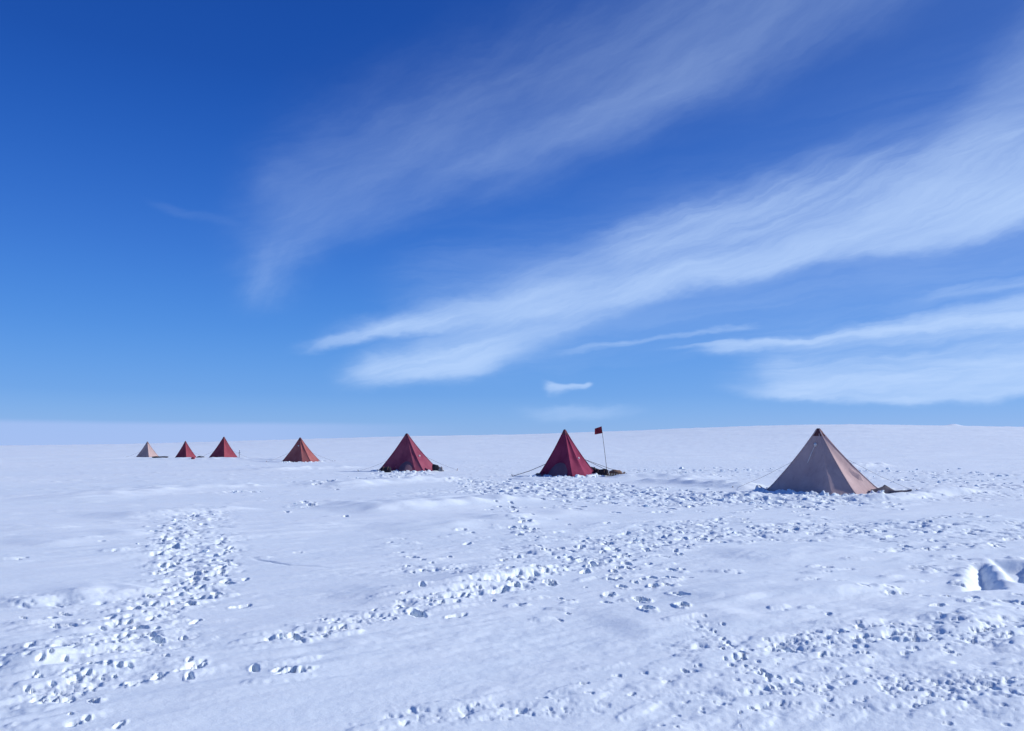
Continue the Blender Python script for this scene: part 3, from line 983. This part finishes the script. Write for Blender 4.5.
def build_tent(T, mat, label, door=None, vent=None, guys=(), skirt=(), tieout=None, rz=0.0):
    gz = zat(T['x'], T['y'])
    root = empty('pyramid_tent', label, 'tent', (T['x'], T['y'], 0.0), -T['az'], 'pyramid tents pitched in a row on the snow')
    P = T['pts']; n = len(P)
    bm = bmesh.new()
    NU, NV = 12, 34
    cols = []
    for i in range(n):
        for uu in range(NU):
            cols.append([bm.verts.new(surf(T, i, uu / NU, v / NV)) for v in range(NV + 1)])
    m = len(cols)
    for c in range(m):
        for v in range(NV):
            bm.faces.new((cols[c][v], cols[(c + 1) % m][v], cols[(c + 1) % m][v + 1], cols[c][v + 1]))
    bm.faces.new([c[0] for c in cols])
    mobj('canopy', bm, mat, root, True, 14)
    # pole sleeves down the four corners
    for i in range(n):
        if P[i][2]:
            bm = bmesh.new()
            tube(bm, [surf(T, i, 0, v / 14) * 1.0 + Vector((P[i][0], P[i][1], 0)).normalized() * 0.006 for v in range(15)], 0.022, 6)
            mobj('pole_sleeve', bm, mat, root)
    # cap of doubled dark cloth over the pole heads
    bm = bmesh.new()
    rings = []
    for (v, k) in ((0.10, 1.05), (0.06, 1.10), (0.025, 1.30), (0.0, 1.25), (-0.004, 0.6)):
        ring = []
        for i in range(n):
            for u in (0, .5):
                p = surf(T, i, u, max(v, 0)) if v >= 0 else surf(T, i, u, 0) * 1
                q = Vector((p.x * k + (0.01 if p.x > 0 else -0.01), p.y * k, p.z + (0.05 if v < 0 else 0.02 if v == 0 else 0)))
                ring.append(bm.verts.new(q))
        rings.append(ring)
    for a, b in zip(rings, rings[1:]):
        for k in range(len(a)):
            bm.faces.new((a[k], a[(k + 1) % len(a)], b[(k + 1) % len(a)], b[k]))
    bm.faces.new(rings[-1])
    mobj('apex_cap', bm, M_CAPD, root, True, 75)
    if door:
        i, u, rd, hh = door
        d = bmesh.new()
        a, b = Vector(P[i][:2] + (0,)), Vector(P[(i + 1) % n][:2] + (0,))
        tx = (b - a).normalized(); nrm = Vector((tx.y, -tx.x, 0))
        if nrm.dot(a + b) < 0: nrm = -nrm
        base = surf(T, i, u, 1.0)
        K = 18
        prev = None
        for ring in range(7):
            f = ring / 6                       # rim on the wall -> gathered middle
            rad = 1 - f
            row = []
            for k in range(K + 1):
                an = math.pi * k / K
                zz = math.sin(an) * hh * rad
                v = 1 - (zz + 0.02) / T['H']
                w0 = surf(T, i, u, v)
                wall_off = (w0 - base).dot(nrm)
                bulge = 0.05 + 0.26 * math.sin(f * math.pi / 2) + 0.012 * math.sin(k * 3.1) * f
                p = base + tx * (-math.cos(an) * rd * rad) + nrm * (wall_off + bulge)
                p.z = zz - 0.03
                row.append(d.verts.new(p))
            if prev:
                for k in range(K):
                    d.faces.new((prev[k], prev[k + 1], row[k + 1], row[k]))
            prev = row
        bmesh.ops.remove_doubles(d, verts=d.verts, dist=0.0005)
        dr = mobj('entrance_sleeve', d, M_DOOR, root, True, 60)
        rimb = bmesh.new()
        pts = []
        for k in range(K + 1):
            an = math.pi * k / K
            zz = math.sin(an) * hh
            w0 = surf(T, i, u, 1 - (zz + 0.02) / T['H'])
            p = base + tx * (-math.cos(an) * rd) + nrm * ((w0 - base).dot(nrm) + 0.04); p.z = zz - 0.03
            pts.append(p)
        tube(rimb, pts, 0.028, 6)
        mobj('rim', rimb, mat, dr)
        # tied-back flap beside the entrance
        fb = bmesh.new()
        p0 = base - tx * (rd + 0.22) + nrm * 0.10
        tube(fb, [p0 + Vector((0, 0, -.05)), p0 + Vector((.03, 0, .15)), p0 + Vector((.10, 0, .30)), p0 + Vector((.16, 0.03, .38))], [0.09, 0.075, 0.05, 0.02], 7)
        mobj('door_flap', fb, M_WHITE if False else mat, root)
    if vent:
        i, u, v, cord = vent
        p = surf(T, i, u, v)
        bm = bmesh.new()
        a, b = Vector(P[i][:2] + (0,)), Vector(P[(i + 1) % n][:2] + (0,))
        tx = (b - a).normalized(); nrm = Vector((tx.y, -tx.x, 0.5)).normalized()
        if nrm.dot(a + b) < 0: nrm = Vector((-nrm.x, -nrm.y, nrm.z))
        tube(bm, [p - nrm * 0.02, p + nrm * 0.06, p + nrm * 0.10 + Vector((0, 0, -.04))], [0.05, 0.055, 0.035], 9)
        ve = mobj('vent', bm, M_WHITE, root)
        if cord:
            bm = bmesh.new()
            q = surf(T, i, u - cord[0], v + cord[1])
            tube(bm, [p + nrm * 0.05, p.lerp(q, .5) + nrm * 0.05, q + nrm * 0.02], 0.010, 5)
            mobj('vent_cord', bm, M_WHITE, ve)
    if tieout:
        i, u, v = tieout
        p = surf(T, i, u, v)
        o = Vector((p.x, p.y, 0)).normalized()
        bm = bmesh.new()
        rim_ = []
        for k in range(8):
            an = k * math.pi / 4
            rim_.append(bm.verts.new(surf(T, i, min(1, max(0, u + 0.13 * math.cos(an))), min(.98, v + 0.10 * math.sin(an))) + o * 0.004))
        tip = bm.verts.new(p + o * 0.13)
        for k in range(8):
            bm.faces.new((rim_[k], rim_[(k + 1) % 8], tip))
        mobj('tie_out_patch', bm, mat, root, False)
    for g in guys:
        (i, v, ex, ey, rad) = g
        p = surf(T, i, 0, v)
        bm = bmesh.new()
        e = Vector((ex, ey, 0.02))
        mid = p.lerp(e, .5) + Vector((0, 0, -0.05))
        tube(bm, [p, mid, e], rad, 5)
        gl = mobj('guy_line', bm, M_ROPE, root)
        bm = bmesh.new()
        dv = (e - p).normalized()
        tube(bm, [e + Vector((dv.x * .03, dv.y * .03, .10)), e + Vector((-dv.x * .03, -dv.y * .03, -.15))], [0.02, 0.016], 6)
        mobj('peg', bm, M_WOOD, gl)
    for sk in skirt:
        # loose valance cloth lying on the snow: (outline pts, height)
        bm = bmesh.new()
        N = len(sk); loc = Matrix.Rotation(-T['az'], 3, 'Z')
        top, prevr = [], None
        segs = 10
        for k in range(segs + 1):
            f = k / segs * (N - 1); a = int(min(f, N - 2)); f -= a
            (x0, y0, w0, h0), (x1, y1, w1, h1) = sk[a], sk[a + 1]
            cx_, cy_, ww, hh_ = x0 + (x1 - x0) * f, y0 + (y1 - y0) * f, w0 + (w1 - w0) * f, h0 + (h1 - h0) * f
            row = []
            for q in range(9):
                g_ = q / 4 - 1
                wo = loc @ Vector((cx_, cy_ + g_ * ww, 0))
                zz = zat(T['x'] + wo.x, T['y'] + wo.y)
                fold = 0.035 * math.sin(k * 2.1 + q * 1.3) * (1 - abs(g_))
                row.append(bm.verts.new((cx_ + 0.03 * math.sin(q * 2.2 + k), cy_ + g_ * ww, zz + hh_ * (1 - g_ * g_) + fold * .6 + (0.015 if abs(g_) < 1 else -0.04))))
            if prevr:
                for q in range(8):
                    bm.faces.new((prevr[q], prevr[q + 1], row[q + 1], row[q]))
            prevr = row
        mobj('snow_valance', bm, M_VAL, root, True, 60)
    return root


build_tent(TENTS[0], M_TAN, 'large faded tan canvas pyramid tent nearest the camera, farthest right of the row',
           vent=(0, .55, .24, (.16, .28)), tieout=(2, .80, .70),
           guys=[(3, .45, 3.1, .9, .004), (0, .5, -3.0, .3, .004)],
           skirt=[[(-1.4, -.20, .18, .05), (-1.85, 0, .16, .05), (-2.2, .1, .10, .02)],
                  [(1.6, -.25, .30, .12), (2.1, -.15, .24, .12), (2.5, -.25, .14, .05), (2.85, -.2, .05, .03)]])
build_tent(TENTS[1], M_CRIM, 'deep crimson pyramid tent with arched grey entrance, beside the small red flag',
           door=(0, .56, .62, .76), vent=(2, .30, .60, None),
           guys=[(0, .72, -2.7, -.9, .016), (3, .62, 3.0, .5, .012), (3, .62, 3.6, 1.1, .012)],
           skirt=[[(-1.1, -.35, .20, .10), (-1.5, -.35, .14, .04)]])
build_tent(TENTS[2], M_ROSE, 'faded crimson pyramid tent with grey arched entrance, black bag at its right corner',
           door=(0, .72, .50, .66), vent=(2, .55, .58, None),
           guys=[(0, .7, -2.9, -.2, .005), (3, .6, 3.2, .9, .005)],
           skirt=[[(-1.3, -.3, .2, .10), (-1.75, -.2, .2, .05)], [(1.7, -.3, .2, .1), (2.3, -.35, .1, .04)]])
build_tent(TENTS[3], M_ORNG, 'orange-red pyramid tent standing alone, fourth from the right of the row',
           vent=(0, .55, .32, None), guys=[(0, .6, -2.9, -.1, .006), (3, .6, 3.2, .8, .006)])
build_tent(TENTS[4], M_RED, 'tall bright red pyramid tent, fifth from the right, with a short stick beside it',
           guys=[(0, .6, -2.8, -.1, .006), (2, .6, 2.9, .3, .006)])
build_tent(TENTS[5], M_RED, 'small red pyramid tent between the pale pink tent and the taller red tent',
           guys=[(2, .6, 2.6, .3, .006)])
build_tent(TENTS[6], M_PINK, 'small pale pinkish-tan pyramid tent, farthest left in the row',
           guys=[(0, .6, -2.5, -.1, .006)])


# ------------------------------------------------------------------ gear
def locpt(px, py, dz=0.0):
    x, y = at(px, py)
    return Vector((x, y, zat(x, y) + dz))


def softbag(name, label, cat, px, py, L, W, H, mat, rz=0.0, straps=True, yoff=0.0, seed=0, group=None):
    p = locpt(px, py); p.y += yoff; p.z = zat(p.x, p.y)
    root = empty(name, label, cat, p, rz, group)
    bm = bmesh.new()
    bmesh.ops.create_cube(bm, size=1.0)
    bmesh.ops.subdivide_edges(bm, edges=bm.edges, cuts=7, use_grid_fill=True)
    for v in bm.verts:
        c = v.co * 2
        # superellipsoid: rounded ends, sagging top
        nrm = (abs(c.x) ** 4 + abs(c.y) ** 3 + abs(c.z) ** 3) ** (1 / 3.3)
        m_ = max(abs(c.x), abs(c.y), abs(c.z))
        k = 1 / max(nrm, .001) * m_
        q = Vector((c.x * k * L / 2, c.y * k * W / 2, c.z * k * H / 2 + H * 0.42))
        nn = mnoise.noise(Vector((q.x * 3 + seed, q.y * 3, q.z * 4)))
        q.z += nn * H * 0.22; q.y += nn * W * .08; q.x += mnoise.noise(q * 2.0 + Vector((seed, 3, 3))) * L * .03
        v.co = q
    mobj('body', bm, mat, root, True, 60)
    if straps:
        for sx in (-.22, .22):
            bm = bmesh.new()
            pts = []
            for k in range(11):
                an = math.pi * k / 10
                pts.append((sx * L, -math.cos(an) * W * .53, math.sin(an) * H * .52 + H * .43))
            tube(bm, pts, 0.018, 5)
            mobj('strap', bm, M_BROWN if mat is not M_BROWN else M_BLACK, root)
    return root


def plank_sledge(label, px, py, L, rz, yoff=0):
    p = locpt(px, py); p.y += yoff; p.z = zat(p.x, p.y)
    root = empty('sledge', label, 'sledge', p, rz)
    for s in (-1, 1):
        bm = bmesh.new()
        pts = [(-L / 2, s * .28, .03), (L * .3, s * .28, .03), (L * .43, s * .28, .08), (L * .5, s * .28, .2)]
        tube(bm, pts, [.03, .03, .028, .02], 6)
        mobj('runner', bm, M_WOOD, root)
    bm = bmesh.new()
    for k in range(7):
        x0 = -L / 2 + .1 + k * (L * .8) / 6
        r_ = bmesh.ops.create_cube(bm, size=1.0)
        for v in r_['verts']:
            v.co = Vector((v.co.x * .09 + x0, v.co.y * .7, v.co.z * .03 + .11))
        for s in (-1, 1):
            r_ = bmesh.ops.create_cube(bm, size=1.0)
            for v in r_['verts']:
                v.co = Vector((v.co.x * .04 + x0, v.co.y * .04 + s * .28, v.co.z * .07 + .065))
    mobj('deck', bm, M_WOOD, root, False)
    bm = bmesh.new()
    bmesh.ops.create_uvsphere(bm, u_segments=16, v_segments=8, radius=1)
    for v in bm.verts:
        c = v.co
        c.x *= L * .36; c.y *= .27; c.z = max(c.z, -.3) * .13 + .17
        c.z += mnoise.noise(Vector((c.x * 4, c.y * 5, 2))) * .05
    mobj('wrapped_load', bm, M_BROWN, root, True, 60)
    return root


softbag('duffel_bag', 'dark navy duffel bag lying against the right side of the crimson tent', 'bag', 592, 476.0, .75, .42, .36, M_BAG, R(8), seed=1, yoff=.3)
softbag('duffel_bag', 'dark duffel bag between the navy bag and the brown sledge', 'bag', 602, 476.2, .72, .40, .30, M_BLACK, R(-12), seed=5, yoff=.2)
plank_sledge('low wooden sledge with a brown wrapped load, right of the dark duffel bags', 615.5, 476.8, .95, R(-4))
softbag('kit_bag', 'black bag leaning against the right corner of the faded crimson tent', 'bag', 433.0, 472.3, .38, .36, .42, M_BLACK, R(25), False, yoff=1.5, seed=9)
softbag('kit_bag', 'grey-white snow-dusted bag just right of the faded crimson tent', 'bag', 439.5, 471.6, .36, .3, .3, plain('grey_cloth', (.33, .35, .40, 1), .8, .5, 0, 8), R(5), True, yoff=.5, seed=12)
softbag('kit_bag', 'black bag at the left corner of the faded crimson tent', 'bag', 385.5, 472.3, .62, .35, .34, M_BLACK, R(-5), True, yoff=.2, seed=15)
softbag('kit_bag', 'long dark low bundle on the snow right of the pale pink tent', 'bundle', 160.0, 459.8, 1.70, .45, .17, M_BLACK, R(0), False, yoff=0, seed=18)
softbag('kit_bag', 'dark rounded bundle on the right side of the small red tent', 'bundle', 200.5, 459.6, .75, .45, .21, M_BLACK, R(0), False, yoff=0, seed=21)
softbag('kit_bag', 'small red bag on the snow in front of the small red tent', 'bag', 193, 460.3, .34, .3, .2, M_RED, R(0), False, yoff=0, seed=24)
softbag('kit_bag', 'small dark bag lying left of the faded crimson tent', 'bag', 379.3, 470.5, .18, .16, .14, M_BLACK, R(0), False, yoff=2.5, seed=27)

# flag on a cane behind the bags
fp = locpt(607.2, 471.2)
D2 = fp.y
topz = CAMH + (HOR - 426.3) / F * D2
root = empty('marker_flag', 'small red flag on a thin dark cane beside the crimson tent', 'flag', fp)
bm = bmesh.new()
lean = -(607.2 - 602.0) / F * D2
Hf = topz - fp.z
tube(bm, [(0, 0, -.15), (lean * .5, 0, Hf * .5), (lean, 0, Hf)], [.017, .015, .012], 6)
mobj('cane', bm, plain('dark_cane', (.10, .06, .05, 1)), root)
bm = bmesh.new()
rows = []
for k in range(9):
    f = k / 8
    row = []
    for q in range(6):
        g = q / 5
        row.append(bm.verts.new((lean - f * .42 + .07 * g * (1 - f), .05 * math.sin(f * 6 + g) * f, Hf - .01 - f * .14 - g * .42 + .05 * f * g)))
    rows.append(row)
for a, b in zip(rows, rows[1:]):
    for q in range(5):
        bm.faces.new((a[q], b[q], b[q + 1], a[q + 1]))
bmesh.ops.solidify(bm, geom=bm.faces[:], thickness=0.004)
mobj('flag_cloth', bm, M_FLAG, root, True, 60)

# short stick by the fifth tent
sp0 = locpt(239.0, 460.0)
st_ = bmesh.new()
tube(st_, [(0, 0, -.2), (.01, 0, .35), (.03, 0, .78)], [.03, .028, .022], 6)
tube(st_, [(-.09, 0, .5), (.12, 0, .53)], .02, 5)
so = mobj('marker_stake', st_, plain('grey_stake_wood', (.16, .14, .15, 1)))
so.location = sp0
so['label'] = 'short dark stake standing in the snow right of the tall bright red tent'
so['category'] = 'stake'
print('verts', NR, NC, NR * NC)
